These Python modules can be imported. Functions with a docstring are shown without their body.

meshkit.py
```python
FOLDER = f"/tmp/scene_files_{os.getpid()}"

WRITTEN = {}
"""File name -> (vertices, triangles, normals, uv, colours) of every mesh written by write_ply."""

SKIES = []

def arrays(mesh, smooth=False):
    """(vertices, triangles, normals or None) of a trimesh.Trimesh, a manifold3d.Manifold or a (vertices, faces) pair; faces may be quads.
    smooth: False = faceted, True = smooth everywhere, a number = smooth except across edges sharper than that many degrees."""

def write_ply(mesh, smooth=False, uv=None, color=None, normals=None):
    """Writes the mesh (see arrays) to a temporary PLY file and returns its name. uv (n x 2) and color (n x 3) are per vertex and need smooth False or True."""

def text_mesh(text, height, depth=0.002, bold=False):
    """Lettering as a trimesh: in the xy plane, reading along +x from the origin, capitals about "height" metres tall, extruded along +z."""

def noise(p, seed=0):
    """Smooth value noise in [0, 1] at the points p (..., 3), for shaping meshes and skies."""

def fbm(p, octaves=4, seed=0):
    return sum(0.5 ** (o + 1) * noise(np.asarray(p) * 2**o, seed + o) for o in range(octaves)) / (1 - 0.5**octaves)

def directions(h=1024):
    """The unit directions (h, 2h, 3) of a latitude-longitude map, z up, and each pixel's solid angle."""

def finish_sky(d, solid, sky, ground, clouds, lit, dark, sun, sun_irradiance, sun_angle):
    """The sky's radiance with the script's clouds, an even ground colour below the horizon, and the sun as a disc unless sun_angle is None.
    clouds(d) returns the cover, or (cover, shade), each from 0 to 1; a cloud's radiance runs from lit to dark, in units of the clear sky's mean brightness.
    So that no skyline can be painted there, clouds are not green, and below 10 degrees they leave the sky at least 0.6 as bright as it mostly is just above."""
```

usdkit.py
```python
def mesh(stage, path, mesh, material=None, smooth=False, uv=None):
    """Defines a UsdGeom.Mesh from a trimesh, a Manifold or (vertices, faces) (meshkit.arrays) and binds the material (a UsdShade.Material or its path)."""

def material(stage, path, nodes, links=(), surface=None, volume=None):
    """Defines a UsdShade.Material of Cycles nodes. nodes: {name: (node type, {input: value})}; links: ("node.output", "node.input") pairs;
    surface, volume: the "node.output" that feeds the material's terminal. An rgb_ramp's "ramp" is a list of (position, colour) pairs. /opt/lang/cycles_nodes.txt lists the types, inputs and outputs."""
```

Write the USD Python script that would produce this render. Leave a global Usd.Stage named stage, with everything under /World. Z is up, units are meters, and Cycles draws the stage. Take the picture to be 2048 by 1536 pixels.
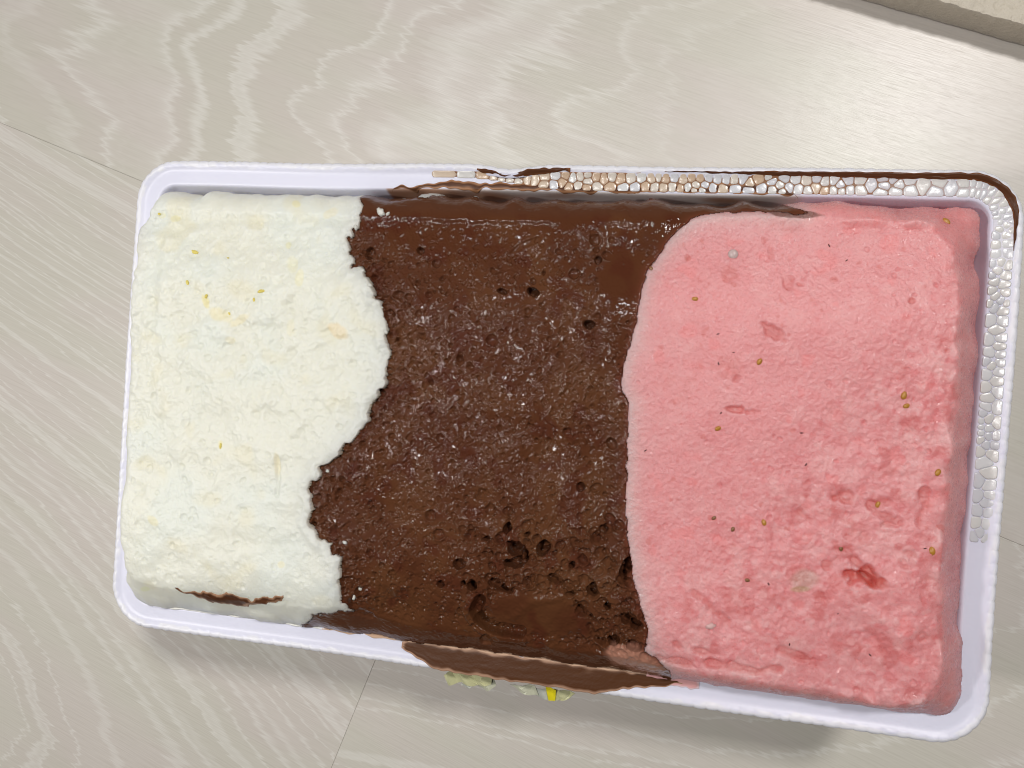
import math, numpy as np, trimesh, usdkit
from pxr import Usd, UsdGeom, UsdLux, UsdShade, Gf, Sdf, Vt
from scipy.ndimage import gaussian_filter, distance_transform_edt, map_coordinates, maximum_filter
from scipy.spatial import Voronoi, cKDTree
from shapely.geometry import Polygon, Point, box
from shapely import contains_xy
from PIL import Image, ImageDraw

rng = np.random.default_rng(7)
stage = Usd.Stage.CreateInMemory()
UsdGeom.SetStageUpAxis(stage, UsdGeom.Tokens.z)
UsdGeom.SetStageMetersPerUnit(stage, 1.0)
UsdGeom.Xform.Define(stage, '/World'); UsdGeom.Scope.Define(stage, '/World/Looks')

# ---------------------------------------------------------------- camera
CAM = np.array([0.03170899, 0.01025521, 0.22173037])
ROT = np.array([[0.97866263, 0.06625485, -0.1944987], [-0.06681567, 0.99775854, 0.00368299], [0.19430676, 0.00939116, 0.98089586]])
FPX = 1500.0
cam = UsdGeom.Camera.Define(stage, '/World/camera')
m = Gf.Matrix4d(*[float(x) for x in np.vstack([np.hstack([ROT, np.zeros((3, 1))]), np.append(CAM, 1)]).ravel()])
cam.AddTransformOp().Set(m)
cam.CreateHorizontalApertureAttr(36.0); cam.CreateVerticalApertureAttr(27.0)
cam.CreateFocalLengthAttr(36.0 * FPX / 2048)
cam.CreateClippingRangeAttr(Gf.Vec2f(0.005, 100))
cam.CreateExposureAttr(-0.12)

def at(px, py, z):
    """the point of the horizontal plane z that the photograph shows at this pixel (2048 x 1536)"""
    d = ROT.T @ np.array([(px - 1024) / FPX, (768 - py) / FPX, -1.0])
    return (CAM + d * (z - CAM[2]) / d[2])
def to_px(p):
    q = (np.asarray(p) - CAM) @ ROT.T
    return 1024 + FPX * q[..., 0] / -q[..., 2], 768 - FPX * q[..., 1] / -q[..., 2]
def world(pts, z):
    return np.array([at(x, y, z)[:2] for x, y in pts])

# ---------------------------------------------------------------- lamps
def rect_lamp(name, pos, target, w, h, power, col):
    l = UsdLux.RectLight.Define(stage, '/World/' + name)
    pos, target = np.array(pos, float), np.array(target, float)
    zax = pos - target; zax /= np.linalg.norm(zax)
    xax = np.cross([0, 1, 0.01], zax); xax /= np.linalg.norm(xax); yax = np.cross(zax, xax)
    mm = np.eye(4); mm[0, :3], mm[1, :3], mm[2, :3], mm[3, :3] = xax, yax, zax, pos
    l.AddTransformOp().Set(Gf.Matrix4d(*[float(v) for v in mm.ravel()]))
    l.CreateWidthAttr(w); l.CreateHeightAttr(h); l.CreateIntensityAttr(power); l.CreateColorAttr(Gf.Vec3f(*col))
    return l
rect_lamp('lamp_left', (-0.29, -0.04, 0.40), (-0.04, -0.01, 0.05), 0.025, 0.025, 400.0, (1.0, 0.98, 0.94))
l_ = rect_lamp('lamp_right', (0.27, 0.33, 0.70), (0.07, 0.14, 0.0), 0.08, 0.08, 175.0, (1.0, 0.98, 0.95))
UsdLux.ShapingAPI.Apply(l_.GetPrim()).CreateShapingConeAngleAttr(16.0)
rect_lamp('ceiling_lamp', (-0.45, 0.2, 2.0), (0, 0, 0), 0.22, 0.22, 82.0, (1.0, 0.99, 0.97))

# ---------------------------------------------------------------- helpers
def tag(p, label=None, cat=None, group=None, kind=None):
    p = p.GetPrim() if hasattr(p, 'GetPrim') else p
    for k, v in (('label', label), ('category', cat), ('group', group), ('kind', kind)):
        if v: p.SetCustomDataByKey(k, v)
    return p
taken = {}
def numbered(path):
    n = taken.get(path, -1) + 1; taken[path] = n
    return path if n == 0 else f'{path}_{n:03d}'
def thing(name, label=None, cat=None, group=None, kind=None, loc=(0, 0, 0), rotz=0.0):
    x = UsdGeom.Xform.Define(stage, numbered('/World/' + name))
    x.AddTranslateOp().Set(Gf.Vec3d(*map(float, loc)))
    if rotz: x.AddRotateZOp().Set(float(rotz))
    return tag(x, label, cat, group, kind)
def obj(name, mesh, mat, parent=None, smooth=True, label=None, pigment=None, **kw):
    root = '/World' if parent is None else str(parent.GetPath())
    me = usdkit.mesh(stage, numbered(root + '/' + name), mesh, mat, smooth=smooth)
    if pigment is not None:
        UsdGeom.PrimvarsAPI(me).CreatePrimvar('pigment', Sdf.ValueTypeNames.Color3fArray, 'vertex').Set(Vt.Vec3fArray.FromNumpy(np.ascontiguousarray(pigment, dtype=np.float32)))
    p = me.GetPrim(); tag(p, label, **kw)
    return p
def mat(name, nodes, links=(), surface='p.BSDF'):
    return usdkit.material(stage, '/World/Looks/' + name, nodes, links, surface=surface)
def sm(t): t = np.clip(t, 0, 1); return t * t * (3 - 2 * t)

def heightfield(X, Y, Z, mask, zb):
    """closed mesh: top faces where mask (cells), skirts and a bottom at zb (scalar or array). Returns v, f, vertex index of the top vertices"""
    ny, nx = X.shape
    idx = np.arange(ny * nx).reshape(ny, nx)
    a, b, c, d = idx[:-1, :-1], idx[:-1, 1:], idx[1:, 1:], idx[1:, :-1]
    quads = np.stack([a, b, c, d], -1)[mask]
    zb = np.broadcast_to(zb, Z.shape)
    used = np.unique(quads); rem = np.full(ny * nx, -1); rem[used] = np.arange(len(used))
    top = np.stack([X.ravel()[used], Y.ravel()[used], Z.ravel()[used]], 1)
    bot = np.stack([X.ravel()[used], Y.ravel()[used], np.minimum(zb.ravel()[used], Z.ravel()[used] - 1e-5)], 1)
    n = len(used); q = rem[quads]
    # alternate the diagonal by the flatter one
    zz = top[:, 2]; flip = np.abs(zz[q[:, 0]] - zz[q[:, 2]]) > np.abs(zz[q[:, 1]] - zz[q[:, 3]])
    q2 = np.where(flip[:, None], q[:, [1, 2, 3, 0]], q)
    ft = np.vstack([q2[:, [0, 1, 2]], q2[:, [0, 2, 3]]])
    e = np.vstack([q[:, [0, 1]], q[:, [1, 2]], q[:, [2, 3]], q[:, [3, 0]]])
    key = np.sort(e, 1); k = key[:, 0].astype(np.int64) * n + key[:, 1]
    u, inv, cnt = np.unique(k, return_inverse=True, return_counts=True)
    be = e[cnt[inv] == 1]
    # skirt uses its own copy of the border vertices, bottom is one coarse fan of the border
    fs = np.vstack([np.stack([be[:, 1], be[:, 0], be[:, 0] + n], 1), np.stack([be[:, 1], be[:, 0] + n, be[:, 1] + n], 1)])
    fb = np.vstack([q[:, [0, 2, 1]], q[:, [0, 3, 2]]]) + n
    v = np.vstack([top, bot]); f = np.vstack([ft, fs, fb])
    return v, f, used
def keep(v, f, pig=None):
    u, inv = np.unique(f, return_inverse=True)
    return (v[u], inv.reshape(-1, 3)) if pig is None else (v[u], inv.reshape(-1, 3), pig[u])

# ---------------------------------------------------------------- materials
def wood(name, origin, vc, a, freq, seed, amp, white=0.5, teeth=0.035, bands=None, fade=None):
    """limed oak: parabolic growth-ring arches across a plank, ragged along the fibre, with fibre streaks"""
    ca, sa = math.cos(GA), math.sin(GA)
    n = {
        'g': ('geometry', {}),
        'm': ('mapping', {'mapping_type': 'texture', 'location': (origin[0], origin[1], 0.0), 'rotation': (0, 0, GA)}),
        'xyz': ('separate_xyz', {}),
        'dv': ('math', {'math_type': 'subtract', 'value2': vc}),
        'dv2': ('math', {'math_type': 'multiply'}),
        'q': ('math', {'math_type': 'multiply', 'value2': a}),
        'F0': ('math', {'math_type': 'add'}),
        # slow wander
        'ml': ('mapping', {'location': (seed, seed * 0.7, 0), 'scale': (9, 26, 1)}),
        'nl': ('noise_texture', {'scale': 1.0, 'detail': 2.0, 'roughness': 0.5}),
        'nls': ('math', {'math_type': 'multiply_add', 'value2': amp, 'value3': -amp / 2}),
        'F1': ('math', {'math_type': 'add'}),
        # ragged teeth along the fibre
        'mt': ('mapping', {'location': (seed * 3, seed, 0), 'scale': (40, 640, 1)}),
        'nt': ('noise_texture', {'scale': 1.0, 'detail': 2.0, 'roughness': 0.6}),
        'nts': ('math', {'math_type': 'multiply_add', 'value2': teeth, 'value3': -teeth / 2}),
        'F2': ('math', {'math_type': 'add'}),
        'Fs': ('math', {'math_type': 'multiply', 'value2': freq}),
        'cx': ('combine_xyz', {'y': seed, 'z': 0}),
        'rn': ('noise_texture', {'scale': 1.0, 'detail': 1.0, 'roughness': 0.4}),
        'ramp': ('rgb_ramp', {'ramp': [(p_, (w_, w_, w_)) for p_, w_ in (bands or [(0, 0), (0.44, 0), (0.50, .9), (0.54, .45), (0.60, .15), (0.66, .1), (.72, .6), (1, .6)])]}),
        # fibres
        'mf': ('mapping', {'location': (seed, 0, 0), 'scale': (60, 2200, 1)}),
        'nf': ('noise_texture', {'scale': 1.0, 'detail': 3.0, 'roughness': 0.65}),
        'rf': ('rgb_ramp', {'ramp': [(0, (0.4, 0.4, 0.4)), (0.35, (0.55, 0.55, 0.55)), (0.5, (0.7, 0.7, 0.7)), (0.7, (1, 1, 1)), (1, (1, 1, 1))]}),
        'mul': ('mix_color', {'blend_type': 'multiply', 'fac': 0.75}),
        'mc': ('mapping', {'location': (seed * 2, 0, 0), 'scale': (14, 40, 1)}),
        'nc': ('noise_texture', {'scale': 1.0, 'detail': 2.0}),
        'rc': ('rgb_ramp', {'ramp': [(0, (0.58, 0.555, 0.49)), (0.42, (0.58, 0.55, 0.485)), (0.6, (0.595, 0.545, 0.50)), (1, (0.605, 0.555, 0.51))]}),
        'fb': ('rgb_ramp', {'ramp': [(0, (0.78, 0.77, 0.75)), (0.38, (0.94, 0.94, 0.93)), (0.55, (1, 1, 1)), (1, (1.06, 1.06, 1.06))]}),
        'base': ('mix_color', {'blend_type': 'multiply', 'fac': 0.8, 'use_clamp_result': False}),
        'wf': ('math', {'math_type': 'multiply', 'value2': white}),
        'col': ('mix_color', {'blend_type': 'mix', 'b': (0.80, 0.785, 0.745)}),
        'bm': ('bump', {'strength': 0.45, 'distance': 0.00012}),
        'bh': ('math', {'math_type': 'multiply_add', 'value2': 0.5}),
        'mb': ('mapping', {'location': (seed, 0, 0), 'scale': (110, 1100, 1)}),
        'nb': ('noise_texture', {'scale': 1.0, 'detail': 2.0, 'roughness': 0.6}),
        'p': ('principled_bsdf', {'roughness': 0.34, 'specular_ior_level': 0.5}),
    }
    l = [('g.position', 'm.vector'), ('m.vector', 'xyz.vector'), ('xyz.y', 'dv.value1'), ('dv.value', 'dv2.value1'), ('dv.value', 'dv2.value2'), ('dv2.value', 'q.value1'),
         ('xyz.x', 'F0.value1'), ('q.value', 'F0.value2'),
         ('m.vector', 'ml.vector'), ('ml.vector', 'nl.vector'), ('nl.fac', 'nls.value1'), ('F0.value', 'F1.value1'), ('nls.value', 'F1.value2'),
         ('m.vector', 'mt.vector'), ('mt.vector', 'nt.vector'), ('nt.fac', 'nts.value1'), ('F1.value', 'F2.value1'), ('nts.value', 'F2.value2'),
         ('F2.value', 'Fs.value1'), ('Fs.value', 'cx.x'), ('cx.vector', 'rn.vector'), ('rn.fac', 'ramp.fac'),
         ('m.vector', 'mf.vector'), ('mf.vector', 'nf.vector'), ('nf.fac', 'rf.fac'), ('ramp.color', 'mul.a'), ('rf.color', 'mul.b'),
         ('m.vector', 'mc.vector'), ('mc.vector', 'nc.vector'), ('nc.fac', 'rc.fac'), ('nf.fac', 'fb.fac'), ('rc.color', 'base.a'), ('fb.color', 'base.b'),
         ('mul.result', 'wf.value1'), ('wf.value', 'col.fac'), ('base.result', 'col.a'), ('col.result', 'p.base_color'),
         ('m.vector', 'mb.vector'), ('mb.vector', 'nb.vector'), ('nb.fac', 'bh.value1'), ('nf.fac', 'bh.value3'), ('bh.value', 'bm.height'), ('bm.normal', 'p.normal')]
    if fade:   # the arches run out into straight fibres further along the plank
        n['fd'] = ('map_range', {'from_min': fade[0], 'from_max': fade[1], 'to_min': 1.0, 'to_max': 0.18, 'clamp': True}); n['fm'] = ('math', {'math_type': 'multiply'})
        l = [x for x in l if x[1] != 'col.fac'] + [('xyz.x', 'fd.value'), ('wf.value', 'fm.value1'), ('fd.result', 'fm.value2'), ('fm.value', 'col.fac')]
    return mat(name, n, l)

def simple(name, col, rough=0.5, bump=None, spec=0.5, sss=0.0, radius=(1, 1, 1), scale=0.001, coat=0.0, trans=0.0):
    n = {'p': ('principled_bsdf', {'base_color': col, 'roughness': rough, 'specular_ior_level': spec, 'subsurface_weight': sss, 'subsurface_radius': radius, 'subsurface_scale': scale, 'coat_weight': coat, 'coat_roughness': 0.12, 'transmission_weight': trans})}
    l = []
    if bump:
        n['g'] = ('geometry', {}); n['n'] = ('noise_texture', {'scale': bump[0], 'detail': 3.0, 'roughness': 0.6}); n['b'] = ('bump', {'strength': 1.0, 'distance': bump[1]})
        l = [('g.position', 'n.vector'), ('n.fac', 'b.height'), ('b.normal', 'p.normal')]
    return mat(name, n, l)
def cream(name, rough, bumps, sss, radius, scale, spec=0.5, coat=0.0, coat_rough=0.1, wet=None):
    """a material whose colour is the pigment of each spot of the ice cream"""
    n = {'a': ('attribute', {'attribute': 'pigment'}), 'g': ('geometry', {}),
         'n1': ('noise_texture', {'scale': bumps[0], 'detail': 3.0, 'roughness': 0.6}),
         'n2': ('noise_texture', {'scale': bumps[2], 'detail': 1.0, 'roughness': 0.5}),
         'b1': ('bump', {'strength': 1.0, 'distance': bumps[1]}), 'b2': ('bump', {'strength': 1.0, 'distance': bumps[3]}),
         'p': ('principled_bsdf', {'roughness': rough, 'specular_ior_level': spec, 'subsurface_weight': sss, 'subsurface_radius': radius, 'subsurface_scale': scale, 'coat_weight': coat, 'coat_roughness': coat_rough})}
    l = [('a.color', 'p.base_color'), ('g.position', 'n1.vector'), ('g.position', 'n2.vector'), ('n1.fac', 'b1.height'), ('n2.fac', 'b2.height'), ('b1.normal', 'b2.normal'), ('b2.normal', 'p.normal'), ('b2.normal', 'p.coat_normal')]
    if wet:      # scattered wet spots on a duller surface: (size, share, dull roughness)
        n['wn'] = ('noise_texture', {'scale': wet[0], 'detail': 2.0, 'roughness': 0.6}); n['wr'] = ('rgb_ramp', {'ramp': [(0, (wet[2],) * 3), (wet[1], (wet[2],) * 3), (wet[1] + 0.06, (rough,) * 3), (1, (rough,) * 3)]})
        l += [('g.position', 'wn.vector'), ('wn.fac', 'wr.fac'), ('wr.color', 'p.roughness')]
    return mat(name, n, l)

# ================================================================ the floor: oak planks
A0 = at(0, 245, 0)[:2]; A1 = at(2030, 1085, 0)[:2]
GA = math.atan2(*(A1 - A0)[::-1]); U = np.array([math.cos(GA), math.sin(GA)]); V = np.array([-U[1], U[0]])
v0 = A0 @ V; e0 = at(705, 1432, 0)[:2] @ U
floor = thing('floor', 'pale limed oak plank floor', None, kind='structure')
def plank(u0, u1, va, vb, material):
    g = 0.00003; ch = 0.00010
    u0, u1, va, vb = u0 + g, u1 - g, va + g, vb - g
    P = [(u0, va, -0.008), (u1, va, -0.008), (u1, vb, -0.008), (u0, vb, -0.008), (u0, va, -ch), (u1, va, -ch), (u1, vb, -ch), (u0, vb, -ch),
         (u0 + ch, va + ch, 0), (u1 - ch, va + ch, 0), (u1 - ch, vb - ch, 0), (u0 + ch, vb - ch, 0)]
    vts = np.array([[*(U * p[0] + V * p[1]), p[2]] for p in P])
    f = [(0, 2, 1), (0, 3, 2), (8, 9, 10), (8, 10, 11)]
    for b, t in ((0, 4), (4, 8)):
        for i in range(4):
            j = (i + 1) % 4; f += [(b + i, b + j, t + j), (b + i, t + j, t + i)]
    obj('plank', (vts, np.array(f)), material, floor, smooth=False)
ctr = lambda px, py: (lambda q: (q @ U, q @ V))(at(px, py, 0)[:2])
ua, va_ = ctr(900, 230)
uL, vL = ctr(60, 1010)
uR, vR = ctr(1500, 1480)
W = 0.25
thin = [(0, 0), (0.45, 0.0), (0.475, 0.9), (0.495, 0.7), (0.52, 0.08), (0.62, 0.1), (0.70, 0.05), (1, 0.2)]
mA = wood('oak_arched', (0, 0), va_, -11.0, 46.0, 2.3, 0.11, 0.58, 0.017, None, (ctr(1050, 150)[0], ctr(1500, 200)[0]))
mB = wood('oak_left', (0, 0), v0 - 0.20, 20.0, 50.0, 5.1, 0.05, 0.52, 0.012, thin)
mC = wood('oak_right', (0, 0), v0 - 0.02, 17.0, 50.0, 8.4, 0.05, 0.5, 0.012, thin)
plank(-0.62, 0.75, v0, v0 + W, mA)
plank(-0.9, e0, v0 - W, v0, mB); plank(e0, 0.75, v0 - W, v0, mC)
plank(-0.7, 0.3, v0 + W, v0 + 2 * W, mC); plank(-0.7, 0.45, v0 - 2 * W, v0 - W, mA)
under = np.array([[-1, -1, -0.0075], [1, -1, -0.0075], [1, 1, -0.0075], [-1, 1, -0.0075]], float)
sub = trimesh.creation.box((2.0, 2.0, 0.004)); sub.apply_translation((0, 0, -0.0055))
obj('subfloor', (sub.vertices, sub.faces), simple('joint_dirt', (0.5, 0.45, 0.36), 0.9), floor, smooth=False)

# ================================================================ the polystyrene tub
HX, HY, RC = 0.1005, 0.0583, 0.0105
N = 2600
def outline(n):
    """points and outward normals along the tub's outer edge, from the middle of the left side clockwise, evenly spaced"""
    sx, sy = HX - RC, HY - RC
    segs = [('l', (-HX, 0), (-HX, sy)), ('c', (-sx, sy), math.pi), ('l', (-sx, HY), (sx, HY)), ('c', (sx, sy), math.pi / 2), ('l', (HX, sy), (HX, -sy)),
            ('c', (sx, -sy), 0), ('l', (sx, -HY), (-sx, -HY)), ('c', (-sx, -sy), -math.pi / 2), ('l', (-HX, -sy), (-HX, 0))]
    P, M = [], []
    for s in segs:
        if s[0] == 'l':
            a, b = np.array(s[1]), np.array(s[2]); L = np.linalg.norm(b - a); k = max(int(L / 1e-4), 2)
            t = np.linspace(0, 1, k, endpoint=False)[:, None]; P.append(a + (b - a) * t)
            d = (b - a) / L; M.append(np.tile([-d[1], d[0]], (k, 1)))
        else:
            t = s[2] - np.linspace(0, math.pi / 2, 165, endpoint=False); dirs = np.stack([np.cos(t), np.sin(t)], 1)
            P.append(np.array(s[1]) + RC * dirs); M.append(dirs)
    P, M = np.vstack(P), np.vstack(M)
    L = np.append(0, np.cumsum(np.linalg.norm(np.diff(np.vstack([P, P[:1]]), axis=0), axis=1)))
    s = np.linspace(0, L[-1], n, endpoint=False)
    return np.stack([np.interp(s, L, np.append(P[:, k], P[0, k])) for k in (0, 1)], 1), np.stack([np.interp(s, L, np.append(M[:, k], M[0, k])) for k in (0, 1)], 1), s, L[-1]
OP, ON, OS, PER = outline(N)
def along(px, py, z=0.056):
    q = at(px, py, z)[:2]; return OS[np.argmin(((OP - q) ** 2).sum(1))]
LEDGE = 0.0550
PROF = np.array([(0.0, 0.0551), (0.0003, 0.0555), (0.0008, 0.0557), (0.0013, 0.0556), (0.0018, 0.05535), (0.0023, 0.0551), (0.0028, LEDGE), (0.0057, LEDGE), (0.0061, 0.0547), (0.0064, 0.0538), (0.0070, 0.0500), (0.0085, 0.040), (0.012, 0.008)])
# beads round the edge: uneven bead lengths
_f = [0.0, 0.0002, 0.0005, 0.0008, 0.0011, 0.0014, 0.0017, 0.0020, 0.0023, 0.0027, 0.0031, 0.0036, 0.0041, 0.0046, 0.0050, 0.0054, 0.0057, 0.0059, 0.0061, 0.00625, 0.0064, 0.0066, 0.0068, 0.0070, 0.0074, 0.0085, 0.012]
FINE = [(d, float(np.interp(d, PROF[:, 0], PROF[:, 1]))) for d in _f]
bl = []
while sum(bl) < PER: bl.append(rng.uniform(0.0018, 0.0032))
bl = np.array(bl) * PER / sum(bl); be = np.append(0, np.cumsum(bl))
bi = np.clip(np.searchsorted(be, OS, 'right') - 1, 0, len(bl) - 1); bt = (OS - be[bi]) / bl[bi]
scal = np.sqrt(np.clip(1 - (2 * bt - 1) ** 2, 0, 1)) * (0.6 + 0.4 * rng.random(len(bl))[bi])
def cyc(sig): x = gaussian_filter(rng.standard_normal(N), sig, mode='wrap'); return x / x.std()
dent = 0.0011 * np.exp(-((OS - along(1020, 330)) / 0.0055) ** 2)
wob = cyc(60) * 0.00012
rows = [(0.0100, 0.0), (0.0090, 0.0), (0.0082, 0.0008), (0.0035, 0.0480), (0.0020, 0.0502), (0.0010, 0.0506), (0.0002, 0.0520), (0.0, 0.0545)] + FINE
vs, rowid = [], []
for d, z in rows:
    lip = 1.0 if (z > 0.0515 and d < 0.0017) else 0.0
    out = lip * (scal - 0.75) * (0.00030 if z < 0.0555 else 0.00016)
    fr = cyc(2) * 0.00003 * lip
    dd = d - out + wob * (z > 0.05) + dent * (1 if d < 0.0025 else 0)
    p = OP - ON * dd[:, None]
    zz = z + fr + lip * (scal - 0.75) * 0.00014 * (z > 0.0554)
    vs.append(np.column_stack([p, np.broadcast_to(zz, N)]))
v = np.vstack(vs); nr = len(rows); f = []
i = np.arange(N); j = (i + 1) % N
for r in range(nr - 1):
    a, b = r * N, (r + 1) * N
    f.append(np.stack([a + i, a + j, b + j], 1)); f.append(np.stack([a + i, b + j, b + i], 1))
c0, c1 = len(v), len(v) + 1
v = np.vstack([v, [[0, 0, 0.0]], [[0, 0, 0.008]]])
f.append(np.stack([np.full(N, c0), j, i], 1)); f.append(np.stack([np.full(N, c1), (nr - 1) * N + i, (nr - 1) * N + j], 1))
f = np.vstack(f)
f = f[:, ::-1]
if trimesh.Trimesh(v, f, process=False).volume < 0: f = f[:, ::-1]
tub = thing('foam_tub', 'white expanded polystyrene ice cream tub with stepped beaded rim, filled with three flavours', 'tub')
foam = mat('tub_foam', {'a': ('attribute', {'attribute': 'pigment'}), 'g': ('geometry', {}), 'n': ('noise_texture', {'scale': 900.0, 'detail': 2.0}),
    'b': ('bump', {'strength': 0.5, 'distance': 0.00005}),
    'p': ('principled_bsdf', {'roughness': 0.38, 'specular_ior_level': 0.4, 'subsurface_weight': 0.2, 'subsurface_radius': (1, 1, 1.1), 'subsurface_scale': 0.0010})},
    [('a.color', 'p.base_color'), ('g.position', 'n.vector'), ('n.fac', 'b.height'), ('b.normal', 'p.normal')])
def lerp3(a, b, w): w = np.clip(w, 0, 1)[..., None]; return a * (1 - w) + np.asarray(b, float) * w
RD = np.array([d for d, _ in rows]); RZ = np.array([z for _, z in rows])
nn = lambda s1_, s2_, k: (lambda o: o / o.std())(gaussian_filter(np.random.default_rng(k).standard_normal((nr, N)), (s1_, s2_), mode=('nearest', 'wrap')))
sg = np.broadcast_to(OS, (nr, N)); dg = np.broadcast_to(RD[:, None], (nr, N))
onTop = np.broadcast_to((RZ >= 0.0535)[:, None] & (np.arange(nr)[:, None] > 6), (nr, N)); wall = np.broadcast_to((RZ < 0.0549)[:, None] & (np.arange(nr)[:, None] > 20), (nr, N))
pig = np.broadcast_to(np.array([0.72, 0.72, 0.865]), (nr, N, 3)).copy()
pig = lerp3(pig, (0.79, 0.785, 0.86), onTop * sm((0.0016 + 0.0003 * nn(1, 4, 1) - dg) / 0.0005))
cs = [along(x, y) for x, y in ((765, 385), (1050, 385), (1590, 385))]
ws = wall * sm((sg - cs[0]) / 0.001) * sm((cs[2] + 0.003 - sg) / 0.003)
pig = lerp3(pig, (0.70, 0.62, 0.57), 0.8 * ws)
pig = lerp3(pig, (0.36, 0.15, 0.06), 0.85 * ws * sm(0.55 * nn(1.5, 22, 2) + 0.45 + 0.6 - 1.7 * sm((sg - cs[1]) / 0.014 + 0.7)))
cb = [along(x, y, 0.054) for x, y in ((1290, 1360), (640, 1262))]
wb = wall * sm((sg - cb[0]) / 0.002) * sm((cb[1] - sg) / 0.002)
pig = lerp3(pig, (0.62, 0.36, 0.22), 0.85 * wb * sm(0.5 * nn(1, 14, 3) + 0.7))
obj('body', (v, f), foam, tub, smooth=True, pigment=np.vstack([pig.reshape(-1, 3), np.tile([0.74, 0.735, 0.86], (2, 1))]))

def inset_of(x, y):
    qx, qy = np.abs(x) - (HX - RC), np.abs(y) - (HY - RC)
    sd = np.hypot(np.maximum(qx, 0), np.maximum(qy, 0)) + np.minimum(np.maximum(qx, qy), 0) - RC
    return -sd
def tub_z(x, y): return np.interp(inset_of(x, y), PROF[:, 0], PROF[:, 1])

# ---- the beads of the rim that show one by one
s0, s1 = along(862, 330), along(1985, 1090)
d_lo, d_hi = 0.0016, 0.0057
def zone_w(s):   # the beads begin as one row along the lip and fill the ledge from about x = 1000 on
    return np.interp(s, [s0, along(960, 335), along(1045, 345), along(1120, 345), PER], [0.0031, 0.0033, 0.0046, d_hi, d_hi])
cnt = 195
pts = np.column_stack([rng.uniform(s0, s1, cnt), rng.uniform(0.0010, d_hi, cnt)])
dense = np.column_stack([rng.uniform(s0, s1, 60000), rng.uniform(d_lo, d_hi, 60000)])
dense = dense[dense[:, 1] < zone_w(dense[:, 0])]
pts = dense[rng.choice(len(dense), cnt, replace=False)]
for _ in range(3):
    own = cKDTree(pts).query(dense)[1]
    c = np.bincount(own, minlength=cnt)
    pts = np.column_stack([np.bincount(own, dense[:, k], minlength=cnt) / np.maximum(c, 1) for k in (0, 1)])
vor = Voronoi(np.vstack([pts, pts * [1, -1] + [0, 2 * d_hi], pts * [1, -1] + [0, 2 * d_lo], pts * [-1, 1] + [2 * s0, 0], pts * [-1, 1] + [2 * s1, 0]]))
def ring(s, d):
    return np.stack([np.interp(s, OS, OP[:, k]) - np.interp(s, OS, ON[:, k]) * d for k in (0, 1)], -1)
bead_clear = [simple('bead_white', (0.80, 0.80, 0.82), 0.22, (900, 0.00005), 0.6, 0.3, scale=0.001), simple('bead_pearl', (0.72, 0.72, 0.77), 0.25, (700, 0.00006), 0.6, 0.3, scale=0.001), simple('bead_frosted', (0.78, 0.76, 0.74), 0.25, (900, 0.00005), 0.6, 0.3, scale=0.001)]
bead_tan = [simple('bead_stained', (0.66, 0.47, 0.33), 0.25, (900, 0.00005), 0.6, 0.3, scale=0.001), simple('bead_tan', (0.72, 0.57, 0.44), 0.25, (900, 0.00005), 0.6, 0.3, scale=0.001), simple('bead_cream', (0.78, 0.70, 0.62), 0.25, (900, 0.00005), 0.6, 0.3, scale=0.001)]
stain_end = along(1700, 345); corner_s = along(2040, 420)
nb = 0
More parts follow.
